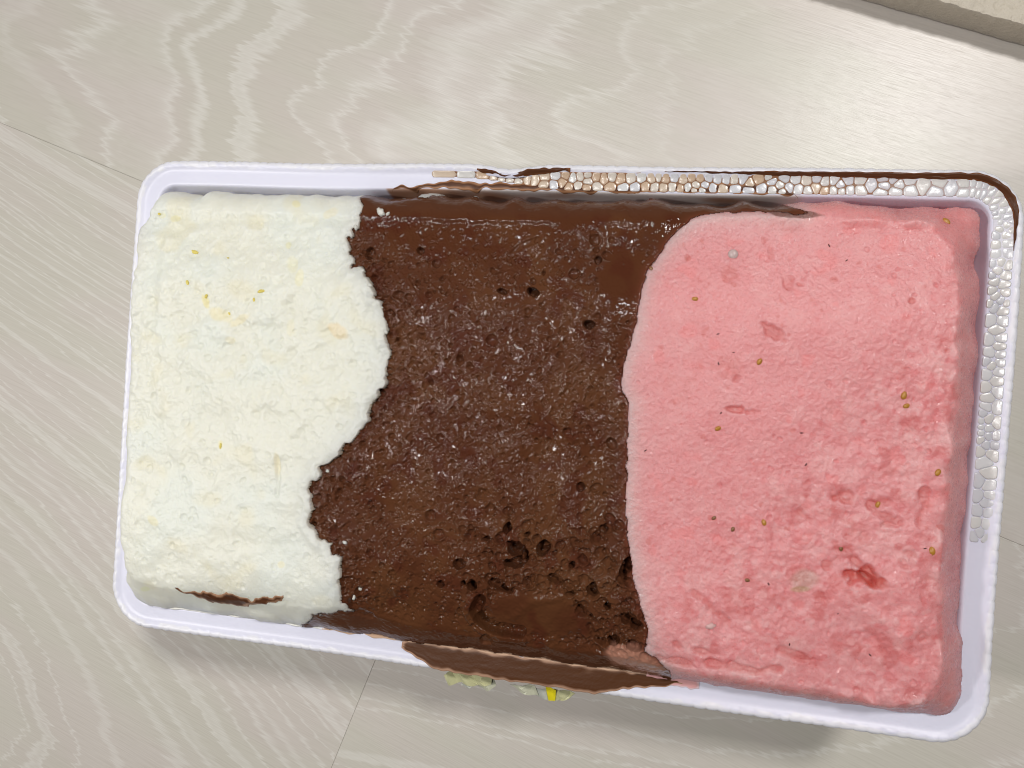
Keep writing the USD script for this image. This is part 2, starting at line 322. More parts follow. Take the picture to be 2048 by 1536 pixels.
for k in range(cnt):
    reg = vor.regions[vor.point_region[k]]
    if -1 in reg or len(reg) < 3: continue
    poly = Polygon(vor.vertices[reg]).intersection(box(s0, d_lo, s1, float(zone_w(pts[k, 0]))))
    gap = 0.00004 if pts[k, 0] < corner_s else 0.00002
    poly = poly.buffer(-gap - 0.00045).buffer(0.00045, quad_segs=3)
    if poly.is_empty or poly.geom_type != 'Polygon' or poly.area < 3e-7: continue
    n = 20; bd = poly.exterior; ring0 = np.array([bd.interpolate(t, normalized=True).coords[0] for t in np.linspace(0, 1, n, endpoint=False)])
    c = np.array(poly.centroid.coords[0]); hgt = rng.uniform(0.00012, 0.00020) * float(np.interp(pts[k, 0], [along(1998, 880), s1], [1, 0.25])) * (1.0 if pts[k, 0] < corner_s else 0.7)
    vv = []
    for sc, hh in ((1.0, -0.0004), (1.0, 0.08), (0.86, 0.62), (0.55, 0.93)):
        q = c + (ring0 - c) * sc; xy = ring(q[:, 0], q[:, 1])
        base = tub_z(xy[:, 0], xy[:, 1])
        vv.append(np.column_stack([xy, base + (hh * hgt if hh > 0 else hh)]))
    xy = ring(c[0:1], c[1:2]); vv.append(np.array([[*xy[0], tub_z(*xy[0]) + hgt]]))
    vv = np.vstack(vv); ff = []
    for r in range(3):
        for a in range(n):
            b = (a + 1) % n; ff += [(r * n + a, r * n + b, (r + 1) * n + b), (r * n + a, (r + 1) * n + b, (r + 1) * n + a)]
    ff += [(3 * n + a, 3 * n + (a + 1) % n, 4 * n) for a in range(n)]
    ff = np.array(ff)
    nrm = np.cross(vv[ff[-1, 1]] - vv[ff[-1, 0]], vv[ff[-1, 2]] - vv[ff[-1, 0]])
    if nrm[2] < 0: ff = ff[:, ::-1]
    tanw = np.interp(pts[k, 0], [s0, along(1300, 345), stain_end], [0.95, 0.75, 0.0])
    mm_ = bead_tan[rng.integers(3)] if rng.random() < tanw else bead_clear[rng.integers(3)]
    obj('foam_bead', (vv, ff), mm_, tub, smooth=True); nb += 1
print('beads', nb)

# ================================================================ the ice cream, one height field cut into its three flavours
PL = 0.066
top_px = [(300, 418), (420, 425), (560, 432), (720, 440), (900, 446), (1100, 450), (1300, 452), (1450, 440), (1600, 436), (1750, 440), (1870, 450), (1915, 490), (1925, 560), (1920, 650), (1915, 750), (1908, 850), (1897, 950), (1888, 1020), (1884, 1100), (1880, 1200), (1882, 1260), (1888, 1330), (1880, 1378), (1845, 1412), (1790, 1420), (1700, 1400), (1600, 1383), (1500, 1365), (1400, 1350), (1290, 1315), (1100, 1292), (900, 1258), (800, 1238), (690, 1212), (560, 1203), (400, 1188), (310, 1172), (258, 1160), (246, 1130), (245, 1020), (256, 950), (260, 850), (262, 750), (258, 620), (262, 520), (275, 455)]
G = 0.0002
xs = np.arange(-0.0955, 0.0957, G); ys = np.arange(-0.0545, 0.0535, G)
X, Y = np.meshgrid(xs, ys)
sh = X.shape
def gn(sig, seed):
    r = np.random.default_rng(seed).standard_normal(sh)
    o = gaussian_filter(r, sig, mode='reflect'); return o / o.std()
def raster(poly, jitter=0.0, seed=0, sig=4):
    p = Polygon(poly).buffer(0)
    return contains_xy(p, X + jitter * gn(sig, seed), Y + jitter * gn(sig, seed + 1))
def edge_z(px, py): return 0.0600 if (py > 1170 and 750 < px < 1200) else 0.0638 if (py > 1170 and px < 1200) else 0.063 if (py > 1170 and px < 1350) else 0.0625 if py < 470 else PL
top_mask = raster(np.array([at(x_, y_, edge_z(x_, y_))[:2] for x_, y_ in top_px]), 0.00018, 1, 4)
PLM = PL - 0.0022 * sm((-Y - 0.038) / 0.012) * (1 - sm((X - 0.02) / 0.035)) - 0.0035 * sm((Y - 0.024) / 0.02) - 0.0032 * sm((-Y - 0.030) / 0.016) * sm((X + 0.040) / 0.012) * (1 - sm((X - 0.018) / 0.014))
far = sm((Y - 0.03) / 0.01); near = sm((-Y - 0.03) / 0.01); ins = inset_of(X, Y) + 0.00018 * gn(5, 3) + far * (-0.0011 + 0.00035 * gn(7, 4)) + near * 0.0009
foot_mask = ins > 0.0068
d_in = distance_transform_edt(~top_mask) * G
d_out = distance_transform_edt(foot_mask) * G
t = d_out / (d_out + d_in + 1e-9); t[top_mask] = 1
zfoot = 0.0532 + 0.0020 * sm((-Y - 0.03) / 0.012) + 0.0008 * sm((X - 0.07) / 0.008) * (1 - far) + 0.0011 * far
# lemon and the long near side bulge more, the far side slumps
h = zfoot + (PLM - zfoot) * (lambda q, w: np.sqrt(1 - (1 - q) ** 2) * (1 - w) + q * w)(np.clip(t, 0, 1), np.maximum(0.9 * sm((X - 0.07) / 0.008), 0.6 * near))
h = gaussian_filter(h, 3)
h = np.where(top_mask, PLM, h); h = gaussian_filter(h, 2)

# flavour of each spot
choc_px = [(722, 396), (900, 392), (1300, 395), (1440, 388), (1520, 402), (1570, 412), (1618, 424), (1590, 431), (1560, 425), (1500, 421), (1430, 425), (1380, 440), (1350, 465), (1330, 490), (1310, 520), (1290, 550), (1280, 590), (1270, 640), (1262, 690), (1245, 730), (1240, 770), (1255, 810), (1252, 900), (1253, 960), (1250, 1020), (1255, 1100), (1265, 1150), (1275, 1200), (1295, 1260), (1288, 1306), (1340, 1345), (1345, 1400), (1100, 1380), (800, 1330), (610, 1290), (608, 1244), (628, 1226), (700, 1222),
    (685, 1210), (682, 1180), (677, 1140), (670, 1100), (658, 1080), (625, 1070), (617, 1040), (626, 1010), (618, 990), (625, 960), (650, 930), (665, 910), (700, 885), (715, 860), (738, 840), (735, 820), (755, 790), (775, 765), (770, 740), (776, 690), (768, 650), (760, 610), (750, 580), (735, 550), (705, 530), (695, 500), (688, 475), (720, 455), (715, 430)]
PXX, PYY = to_px(np.stack([X, Y, h], -1))
im = Image.new('L', (4096, 3072)); ImageDraw.Draw(im).polygon([(2 * a, 2 * b) for a, b in choc_px], fill=255)
im = np.asarray(im) > 127
jit = np.where(PXX < 1000, 1.0, 0.3)
jx = (3.2 * gn(2.6, 11) + 3.0 * gn(6, 12)) * jit; jy = (3.2 * gn(2.6, 13) + 3.0 * gn(6, 14)) * jit
ii = np.clip(((PYY + jy) * 2).astype(int), 0, 3071); jj = np.clip(((PXX + jx) * 2).astype(int), 0, 4095)
is_c = im[ii, jj]; is_c = gaussian_filter(is_c.astype(float), 0.8) > 0.5
is_l = ~is_c & (PXX < 1000); is_s = ~is_c & (PXX >= 1000)
dist_c = distance_transform_edt(~is_c) * G; dist_nc = distance_transform_edt(is_c) * G
PX2M = 1.04e-4
def spot(px, py, rx, ry=None, ang=0.0):
    """0 at the rim .. 1 in the middle of an ellipse given in photograph pixels on the surface"""
    ry = ry or rx; dx, dy = PXX - px, PYY - py; c, s = math.cos(ang), math.sin(ang)
    return np.clip(1 - ((dx * c + dy * s) / rx) ** 2 - ((-dx * s + dy * c) / ry) ** 2, 0, 1)
def stroke(pts, w):
    """1 on a line through the pixels, falling to 0 at w pixels"""
    best = np.full(sh, 1e9)
    for (ax, ay), (bx, by) in zip(pts[:-1], pts[1:]):
        L2 = (bx - ax) ** 2 + (by - ay) ** 2
        u = np.clip(((PXX - ax) * (bx - ax) + (PYY - ay) * (by - ay)) / L2, 0, 1)
        best = np.minimum(best, np.hypot(PXX - ax - u * (bx - ax), PYY - ay - u * (by - ay)))
    return np.clip(1 - best / w, 0, 1)
def stamp(H, n, rlo, rhi, depth, sel, rg, rim=0.25, dens=None, power=2.2):
    """n little pits with raised rims, at spots of sel"""
    cand = np.flatnonzero(sel)
    if dens is not None:
        pr = dens.ravel()[cand]; cand = rg.choice(cand, n, p=pr / pr.sum())
    else: cand = rg.choice(cand, n)
    rr = rlo + (rhi - rlo) * rg.random(n) ** power
    for c, r in zip(cand, rr):
        y, x = divmod(int(c), sh[1]); k = int(r * 1.7 / G) + 2
        y0, y1, x0, x1 = max(y - k, 0), min(y + k + 1, sh[0]), max(x - k, 0), min(x + k + 1, sh[1])
        yy, xx = np.mgrid[y0:y1, x0:x1]
        e = 0.65 + 0.35 * rg.random(); an = rg.random() * 3.14; ca, sa = math.cos(an), math.sin(an)
        dx, dy = (xx - x - rg.random()) * G, (yy - y - rg.random()) * G
        q = np.hypot((dx * ca + dy * sa), (-dx * sa + dy * ca) / e) / r
        H[y0:y1, x0:x1] += depth * r * (-np.clip(1 - q ** 2, 0, 1) ** 0.6 + rim * np.exp(-((q - 1.12) / 0.22) ** 2))
shoulder = sm(d_in / 0.0012)          # 1 on the slopes at the tub wall
top_w = 1 - 0.45 * shoulder

# --- lemon
rg = np.random.default_rng(21)
Hl = 0.00026 * gn(14, 31) + 0.00022 * gn(6, 32) + 0.00010 * gn(3, 33) + 0.00006 * gn(1.2, 34) - 0.00035 * sm(gn(7, 38) - 1.1) - 0.0003 * sm(gn(4, 39) * 1.2 - 1.6)
rough_l = 0.55 + 0.45 * sm((1000 - PYY) / 300)
rid = np.abs(gn(9, 35)); Hl -= 0.00012 * np.clip(0.35 - rid, 0, 1) / 0.35 * (gn(16, 36) > 0.2)
_a = gaussian_filter(np.random.default_rng(93).standard_normal(sh), (9, 26)); Hl += 0.00022 * _a / _a.std()
Hl *= rough_l * 0.75
stamp(Hl, 420, 0.0003, 0.0011, 0.25, is_l & top_mask, rg, 0.1)
Hl += 0.0005 * sm(spot(345, 530, 38, 60) * 2) * np.clip(gn(10, 37) * 0.3 + 0.8, 0, 1.3)
Hl -= 0.0005 * sm(stroke([(300, 660), (310, 560), (322, 470), (420, 440), (560, 438)], 18))
Hl -= 0.0006 * sm(stroke([(555, 915), (557, 960), (553, 990)], 7))
Hl += 0.0003 * np.exp(-((dist_c - 0.0015) / 0.001) ** 2)
# --- chocolate
rg = np.random.default_rng(22)
Hc = 0.00020 * gn(22, 41) + 0.00014 * gn(8, 42) + 0.00005 * gn(2.5, 43)
smooth_top = sm((PYY - 455) / 60 + 0.25 * gn(20, 44)); calm = 0.25 + 0.75 * smooth_top
calm *= 1 - 0.85 * sm(1.6 * spot(1245, 560, 55, 85))            # the wet smooth spot by the strawberry
calm *= 1 - 0.9 * sm(1.8 * spot(1080, 1232, 125, 50, 0.15))    # the smooth scooped face
calm *= 1 - 0.75 * sm((PYY - 1190 - (PXX - 700) * 0.17) / 40)
P_ = np.zeros(sh)
selc = is_c & (d_in < 0.004)
stamp(P_, 7000, 0.00028, 0.00060, 0.5, selc, rg, 0.30)
stamp(P_, 300, 0.0003, 0.0008, 0.5, selc, rg, 0.25)
P_ += 0.00016 * np.exp(-(gn(5, 47) / 0.25) ** 2) * (gn(12, 48) > -0.3) - 0.00012 * np.exp(-(gn(7, 49) / 0.2) ** 2)
lr = sm((PYY - 1000) / 120) * sm((PXX - 850) / 150)
stamp(P_, 700, 0.0004, 0.0014, 0.6, selc, rg, 0.25, dens=0.02 + lr)
left = np.exp(-dist_nc / 0.004) * (PXX < 1000)
stamp(P_, 900, 0.0003, 0.0009, 0.6, selc, rg, 0.3, dens=0.01 + left)
Hc = Hc * (0.4 + 0.6 * calm) + P_ * calm
for (x, y, rx, ry, dp) in [(1015, 1058, 8, 14, 2.2), (1025, 1110, 27, 23, 2.6), (1085, 1097, 12, 15, 2.6), (1143, 1132, 8, 10, 2), (1252, 1138, 10, 20, 2.6), (936, 1172, 15, 10, 2.2), (1005, 1176, 27, 12, 1.4), (1190, 1182, 15, 13, 1.8), (1169, 1228, 17, 14, 1.4),
    (1216, 1214, 9, 8, 2), (1248, 1240, 13, 9, 1.8), (1273, 1254, 12, 10, 2.4), (1223, 1283, 14, 10, 2.4), (917, 1129, 11, 11, 1.4), (1266, 1294, 16, 11, 1.6), (880, 1169, 9, 8, 1.3), (970, 1281, 12, 10, 0.8), (1065, 583, 11, 7, 1.8), (1180, 650, 13, 9, 1.8), (740, 505, 9, 12, 0.9), (1004, 577, 15, 9, 1.0),
    (968, 1075, 12, 9, 1.4), (1060, 1075, 12, 8, 1.3), (1110, 1160, 16, 8, 1.3), (1140, 1185, 12, 8, 1.2), (1230, 1170, 9, 7, 1.6), (1205, 1060, 9, 8, 1.1), (1160, 975, 8, 8, 1.1), (1195, 520, 8, 9, 1.0), (1090, 545, 8, 7, 0.8), (840, 500, 7, 6, 0.9)]:
    wob_ = spot(x, y, 1.15 * rx, 1.15 * ry, 0.4); wob_ = np.clip(wob_ * (0.8 + 0.55 * gn(2.6, int(x))) + 0.25 * gn(4, int(y)) * (wob_ > 0) - 0.08, 0, 1); Hc -= 0.0015 * dp * sm(wob_ * 2.4)
Hc -= 0.0026 * sm(1.6 * stroke([(958, 1203), (950, 1222), (962, 1243), (990, 1258), (1040, 1266)], 14))
Hc += 0.0007 * sm(1.5 * stroke([(938, 1205), (932, 1226), (950, 1256), (985, 1276), (1045, 1284)], 11))
Hc += 0.0006 * sm(stroke([(1028, 1235), (1060, 1205), (1120, 1195)], 14)) * 0.5
Hc -= 0.0009 * sm(stroke([(1178, 1255), (1188, 1275), (1205, 1290)], 9))
Hc -= 0.0007 * sm(1.4 * stroke([(700, 1205), (710, 1222), (740, 1232)], 9))
Hc -= 0.00035 * sm(1.5 * stroke([(1020, 510), (1040, 490), (1075, 478)], 8)) + 0.0003 * sm(1.5 * stroke([(820, 555), (845, 600)], 6))
Hc -= 0.0005
bumps = np.clip(gn(7, 46), 0, 3) * 0.00045 * sm((d_in - 0.004) / 0.003)      # drips on the slope to the far wall
# --- strawberry
rg = np.random.default_rng(23)
coarse = sm((PXX - 1350) / 350 * 0.75 + (PYY - 900) / 500)
Hs = 0.00012 * gn(20, 51) + 0.00003 * gn(4, 52) + 0.000030 * gn(1.0, 53)
Hs += coarse * (0.00010 * gn(9, 54) + 0.00006 * gn(4, 55) + 0.00005 * gn(1.8, 56) - 0.0003 * np.clip(0.3 - np.abs(gn(7, 57)), 0, 1) * (gn(11, 58) > 0))
stamp(Hs, 320, 0.0002, 0.0007, 0.4, is_s & (d_in < 0.003), rg, 0.15, dens=0.12 + coarse)
red = np.zeros(sh)
for (x, y, rx, ry, an, dp, rd) in [(1615, 563, 14, 20, 1.2, 1.0, 0.8), (1578, 565, 16, 12, 0.5, .4, .25), (1490, 820, 34, 7, 0.08, 0.9, .5), (1455, 757, 26, 8, 0.05, .6, .35), (1540, 667, 34, 16, 0.6, .6, .4), (1890, 699, 10, 7, .8, .7, .7), (1825, 602, 8, 7, 0, .4, .6), (1460, 545, 16, 18, 0, .15, .35),
    (1690, 1003, 28, 20, .7, .9, .6), (1722, 1152, 40, 24, .6, 1.6, 0.9), (1705, 1130, 24, 20, 0, .8, .5), (1760, 1165, 16, 10, .6, .8, .9), (1845, 1270, 18, 14, 0, .5, .35), (1640, 1190, 12, 10, 0, .3, .3), (1680, 1095, 14, 12, 0, .4, .35), (1535, 495, 8, 26, -.3, .25, .3), (1770, 1010, 30, 14, .5, .6, .35), (1780, 1060, 18, 14, .4, .5, .4),
    (1440, 735, 46, 22, 0, 0.05, .3), (1360, 760, 60, 40, 0, .0, .18), (1700, 1060, 60, 30, .5, .2, .25), (1860, 1180, 18, 30, 0, .4, .3), (1820, 1120, 20, 16, 0, .4, .3), (1730, 1300, 50, 30, .6, 0.0, .15), (1560, 450, 60, 14, 0.05, .1, .2), (1790, 430, 9, 12, .2, .3, .8), (1500, 1390, 20, 5, 0, 0, .6), (1325, 485, 10, 10, 0, 0, .4),(1375, 516, 6, 6, 0, 0, .6), (1400, 548, 6, 8, 0, 0.1, .7), (1575, 530, 6, 14, .3, .15, .5)]:
    w_ = spot(x, y, rx, ry, an); w2 = np.clip(spot(x, y, 1.45 * rx, 1.45 * ry, an) * (0.75 + 0.55 * gn(5, int(x * 7 + y)) + 0.3 * gn(2, int(x * 3) + 7)) - 0.12, 0, 1)
    Hs -= 0.001 * 0.8 * dp * sm(w2); red = np.maximum(red, 0.9 * rd * sm(w2 * 1.1))
for st, w_ in (([(1385, 1190), (1410, 1205), (1450, 1245)], 10), ([(1300, 1318), (1400, 1330), (1440, 1326)], 8), ([(1420, 1325), (1500, 1342), (1560, 1340)], 9), ([(1350, 1290), (1420, 1310)], 8), ([(1560, 1300), (1640, 1330)], 9), ([(1655, 1130), (1690, 1105)], 10), ([(1740, 1010), (1800, 1050)], 10), ([(1850, 985), (1840, 1060)], 10), ([(1590, 1010), (1640, 1080)], 10)):
    k_ = stroke(st, w_ * 1.5); k_ = np.clip(k_ * (0.7 + 0.6 * gn(4, 91)), 0, 1); Hs -= 0.00045 * sm(k_ * 1.3); red = np.maximum(red, 0.35 * sm(k_ * 1.2))
k_ = np.clip(spot(1735, 1160, 30, 12, 0.6) * (0.9 + 0.3 * gn(3, 92)), 0, 1); Hs -= 0.0016 * sm(1.6 * k_); red = np.maximum(red, sm(1.8 * k_))
ridge = [(1640, 1165), (1700, 1215), (1760, 1245), (1800, 1290), (1830, 1340)]
side = np.interp(PXX, [p[0] for p in ridge], [p[1] for p in ridge]) - PYY
Hs += 0.0007 * sm(side / 34 + 0.5) * sm(1.4 * spot(1745, 1225, 130, 120)) + 0.00015 * sm(1.2 * stroke(ridge, 30))
Hs -= 0.0004 * sm(1.6 * spot(1735, 1320, 90, 60, .5))
Hs += 0.0003 * (1 - np.exp(-dist_c / 0.0022)) - 0.0003
d_edge = distance_transform_edt(top_mask) * G + d_in; edge_r = np.exp(-(d_edge / 0.0012) ** 2) * sm((PXX - 1650) / 80); Hs += edge_r * (0.0003 + 0.00035 * gn(6, 61))
body = gaussian_filter(h, 1.0)
Hl_t = np.where(is_l, Hl * top_w, 0); Hc_t = np.where(is_c, Hc * np.maximum(top_w, 0.35) + bumps, 0); Hs_t = np.where(is_s, Hs * np.maximum(top_w, 0.45), 0)
lump = np.clip(gn(8, 62), -1, 3) * 0.00035 * sm((d_in - 0.003) / 0.003)
Z = body + Hl_t + Hc_t + Hs_t + np.where(is_l | is_s, lump, 0)
Z += 0.0006 * gn(60, 63) * top_w * 0.5

# --- pigments
def mixc(a, b, w): w = np.clip(w, 0, 1)[..., None]; return a * (1 - w) + np.asarray(b) * w
pl = np.broadcast_to(np.array([0.79, 0.785, 0.69]), sh + (3,)).copy()
pl = mixc(pl, (0.77, 0.79, 0.72), sm(gn(18, 71) * 0.5 + 0.2)); pl = mixc(pl, (0.79, 0.75, 0.58), 0.55 * sm(gn(9, 72) * 0.8 - 0.6))
pl = mixc(pl, (0.765, 0.79, 0.74), 0.7 * np.exp(-dist_c / 0.0022))
for (x, y, rx, ry, an, col, w) in [(676, 662, 26, 17, .6, (.84, .66, .38), .8), (440, 630, 30, 16, .5, (.85, .75, .42), .7), (410, 603, 7, 18, -.4, (.86, .74, .25), .8), (310, 1040, 16, 9, .8, (.78, .70, .38), .7), (560, 1130, 8, 8, 0, (.84, .74, .4), .6), (592, 408, 10, 8, 0, (.82, .72, .3), .6), (660, 425, 20, 10, -.5, (.82, .7, .4), .5), (350, 437, 12, 8, 0, (.82, .74, .35), .6), (320, 430, 9, 7, 0, (.82, .76, .4), .5), (555, 930, 8, 30, 0, (.83, .72, .45), .5), (575, 490, 7, 9, 0, (.82, .76, .4), .6), (585, 530, 14, 20, 0, (.84, .79, .5), .5), (600, 555, 10, 20, .3, (.84, .78, .45), .6), (460, 680, 12, 8, 0, (.84, .76, .5), .5), (580, 655, 10, 20, 0, (.84, .78, .5), .4), (290, 1178, 12, 6, 0, (.72, .74, .35), .6), (440, 890, 5, 10, 0, (.84, .74, .3), .7), (480, 640, 26, 10, -.5, (.85, .72, .35), .5)]:
    pl = mixc(pl, col, 0.65 * w * sm(1.5 * spot(x, y, rx, ry, an) + 0.15 * gn(3, int(x + y)) * (spot(x, y, rx, ry, an) > 0)))
pl = mixc(pl, (0.55, 0.30, 0.20), 0.35 * np.exp(-dist_c / 0.0003))
pc = np.broadcast_to(np.array([0.086, 0.0290, 0.0130]), sh + (3,)).copy()
pc = mixc(pc, (0.102, 0.038, 0.016), sm(gn(14, 73) * 0.5 + 0.3)); pc = mixc(pc, (0.078, 0.022, 0.011), 0.8 * sm(gn(6, 74) * 0.7 - 0.2))
pc = mixc(pc, (0.095, 0.037, 0.02), sm((d_in - 0.001) / 0.003))
pc = mixc(pc, (0.50, 0.24, 0.17), 0.65 * sm(1.6 * spot(1270, 1325, 70, 28, 0.25) + 0.25 * gn(5, 75) * (spot(1270, 1325, 70, 28, .25) > 0)))
pc = mixc(pc, (0.16, 0.045, 0.028), 0.8 * np.exp(-dist_nc / 0.0007) * (PXX > 1000))
ps = np.broadcast_to(np.array([0.735, 0.298, 0.305]), sh + (3,)).copy()
ps = mixc(ps, (0.70, 0.265, 0.27), sm(gn(12, 76) * 0.6) * (0.35 + 0.5 * coarse)); ps = mixc(ps, (0.765, 0.39, 0.39), sm(gn(7, 77) * 0.6) * (0.25 + 0.3 * coarse))
ps = mixc(ps, (0.70, 0.22, 0.23), (0.25 + 0.5 * coarse) * sm(gn(2.5, 86) * 0.9 - 0.6)); ps = mixc(ps, (0.80, 0.44, 0.44), (0.12 + 0.2 * coarse) * sm(gn(2.2, 87) * 0.9 - 0.7)); ps = mixc(ps, (0.78, 0.24, 0.24), 0.5 * sm(gn(5, 78) * 1.1 - 1.3)); ps = mixc(ps, (0.62, 0.16, 0.15), 0.6 * sm(gn(2.2, 79) * 1.0 - 1.9) ); ps = mixc(ps, (0.64, 0.19, 0.19), coarse * 0.75 * sm(gn(5, 84) * 0.9 - 0.75)); ps = mixc(ps, (0.80, 0.47, 0.46), coarse * 0.3 * sm(gn(4, 85) * 0.9 - 0.9))
ps = mixc(ps, (0.80, 0.52, 0.50), 0.65 * np.exp(-(dist_c / 0.0022) ** 1.5)); ps = mixc(ps, (0.55, 0.10, 0.075), red)
ps = mixc(ps, (0.56, 0.36, 0.31), 0.6 * sm(1.2 * spot(1610, 1158, 36, 24) + 0.2 * gn(4, 81) * (spot(1610, 1158, 36, 24) > 0)))
ps = mixc(ps, (0.42, 0.30, 0.14), 0.5 * sm(1.5 * spot(1600, 1178, 24, 7)))
ps = mixc(ps, (0.66, 0.24, 0.24), 0.55 * sm((d_in - 0.0005) / 0.002))
ps = mixc(ps, (0.14, 0.05, 0.03), 0.8 * sm(2.2 * spot(1590, 428, 60, 9, 0.05) + 0.5 * gn(4, 82) * (spot(1590, 428, 60, 9, .05) > 0)))

m_l = cream('lemon_cream', 0.4, (3800, 0.00008, 1800, 0.00008), 0.55, (1.0, 0.95, 0.8), 0.0011, 0.45)
m_c = cream('chocolate_cream', 0.07, (1500, 0.00004, 1000, 0.00012), 0.0, (1, .4, .2), 0.0005, 0.24)
m_s = cream('strawberry_cream', 0.12, (4200, 0.00008, 2300, 0.00007), 0.6, (1.0, 0.5, 0.45), 0.0012, 0.5, wet=(1500, 0.54, 0.42))
cell = lambda mk: mk[:-1, :-1] & foot_mask[:-1, :-1] & foot_mask[1:, :-1] & foot_mask[:-1, 1:] & foot_mask[1:, 1:]
parts = {}
for name, mk, pig, mt, lab in (('lemon_ice_cream', is_l, pl, m_l, 'creamy white lemon ice cream with yellow zest flecks, filling the left third of the tub'),
                              ('chocolate_ice_cream', is_c, pc, m_c, 'glossy dark brown chocolate ice cream with air pits, between the white and the pink flavour'),
                              ('strawberry_ice_cream', is_s, ps, m_s, 'pink strawberry ice cream with golden seeds and red fruit bits, right in the tub')):
    v, f, used = heightfield(X, Y, Z, cell(mk), 0.046)
    pg = pig.reshape(-1, 3)[used]; pg = np.vstack([pg, pg])
    x = thing(name, lab, 'ice cream'); parts[name] = x
    nf = len(f)
    obj('scoop_mass', (v, f), mt, x, smooth=True, pigment=pg)
lemon, choc, straw = parts['lemon_ice_cream'], parts['chocolate_ice_cream'], parts['strawberry_ice_cream']

def surf(px, py):
    """the point of the ice cream that the photograph shows at the pixel"""
    z = PL
    for _ in range(6):
        q = at(px, py, z); z = float(map_coordinates(Z, [[(q[1] - ys[0]) / G], [(q[0] - xs[0]) / G]], order=1, mode='nearest')[0])
    return np.array([q[0], q[1], z])
def blob(r, rg, stretch=(1, 1, 1), sub=2, rough=0.12):
    s = trimesh.creation.icosphere(subdivisions=sub, radius=1.0); vv = s.vertices * (1 + rough * rg.standard_normal((len(s.vertices), 1)))
    return vv * np.array(stretch) * r, s.faces
def place(vf, p, yaw, tilt=0.0):
    vv, ff = vf; R_ = trimesh.transformations.euler_matrix(tilt, tilt * 0.5, yaw)[:3, :3]
    return vv @ R_.T + p, ff
rg = np.random.default_rng(31)
m_seed = simple('seed_gold', (0.45, 0.21, 0.03), 0.3, (3000, 0.0001), 0.6); m_seed2 = simple('seed_brown', (0.22, 0.10, 0.04), 0.3, (3000, 0.0001), 0.6)
m_speck = simple('speck_dark', (0.10, 0.02, 0.02), 0.4)
for (x, y, r) in [(1302, 537, 6), (1390, 598, 7), (1519, 723, 7.5), (1436, 857, 7), (1808, 791, 8.5), (1813, 812, 7), (1876, 945, 8), (1756, 1009, 7), (1865, 1102, 9), (1428, 1036, 5.5), (1466, 1058, 6), (1528, 1045, 7), (1893, 443, 9), (1494, 1160, 6), (1682, 1097, 6)]:
    r *= 0.8 * PX2M; p = surf(x, y) - [0, 0, r * 0.12]
    obj('seed', place(blob(r, rg, (1.15, 0.8, 0.6), 2, 0.05), p, rg.random() * 3.1, 0.2), m_seed if r > 5.2 * PX2M else m_seed2, straw)
for (x, y) in [(1693, 521), (1658, 491), (1436, 668), (1467, 705), (1603, 866), (1612, 929), (1537, 1168), (1676, 1227), (1579, 1289), (1740, 1310), (1850, 1097), (1291, 901), (1437, 727), (1442, 826)]:
    r = rg.uniform(1.3, 2.4) * PX2M; p = surf(x, y)
    obj('berry_speck', place(blob(r, rg, (1.5, 0.6, 0.5), 1, 0.15), p + [0, 0, r * 0.2], rg.random() * 3.1), m_speck, straw)
p = surf(1466, 509); obj('white_pearl', place(blob(10 * PX2M, rg, (1, 1, 0.5), 3, 0.01), p, 0), simple('pearl_ice', (0.80, 0.50, 0.48), 0.12, None, 0.6, 0.5, (1, .6, .6), 0.001), straw)
p = surf(1421, 1252); obj('ice_crumb', place(blob(7 * PX2M, rg, (1.3, .8, .6), 2, .1), p, .4), simple('crumb_pink', (0.80, 0.48, 0.46), 0.3, None, 0.5, 0.3), straw)
# zest
m_zest = simple('zest_yellow', (0.78, 0.64, 0.12), 0.4, None, 0.5, 0.2)
for (x, y, a, b, yaw) in [(389, 504, 11, 4.5, 0.2), (374, 565, 5, 8, -.3), (523, 582, 10, 4, -.3), (460, 628, 6, 3, .6), (456, 516, 3, 2, 0), (441, 892, 3, 7, 0), (412, 592, 4, 6, .4), (508, 600, 3, 6, -.2), (318, 428, 5, 3, .2)]:
    p = surf(x, y)
    obj('zest_fleck', place(blob(PX2M, rg, (0.9 * a, 0.9 * b, 1.6), 2, 0.12), p, -yaw), m_zest, lemon)
# crumbs of the white ice cream that lie on the chocolate along their border
m_crumb = simple('lemon_crumb', (0.80, 0.79, 0.72), 0.35, None, 0.5, 0.4)
for (x, y, r) in [(728, 542, 5), (745, 572, 6), (764, 615, 3), (775, 664, 6), (712, 455, 6), (762, 425, 10), (776, 428, 5), (690, 1085, 5), (655, 942, 4), (742, 806, 3), (708, 1195, 5), (720, 1177, 5)]:
    p = surf(x, y); r *= PX2M * 0.8
    obj('crumb', place(blob(r, rg, (1.3, 0.9, 0.7), 2, 0.12), p + [0, 0, r * .2], rg.random() * 3), m_crumb, lemon)

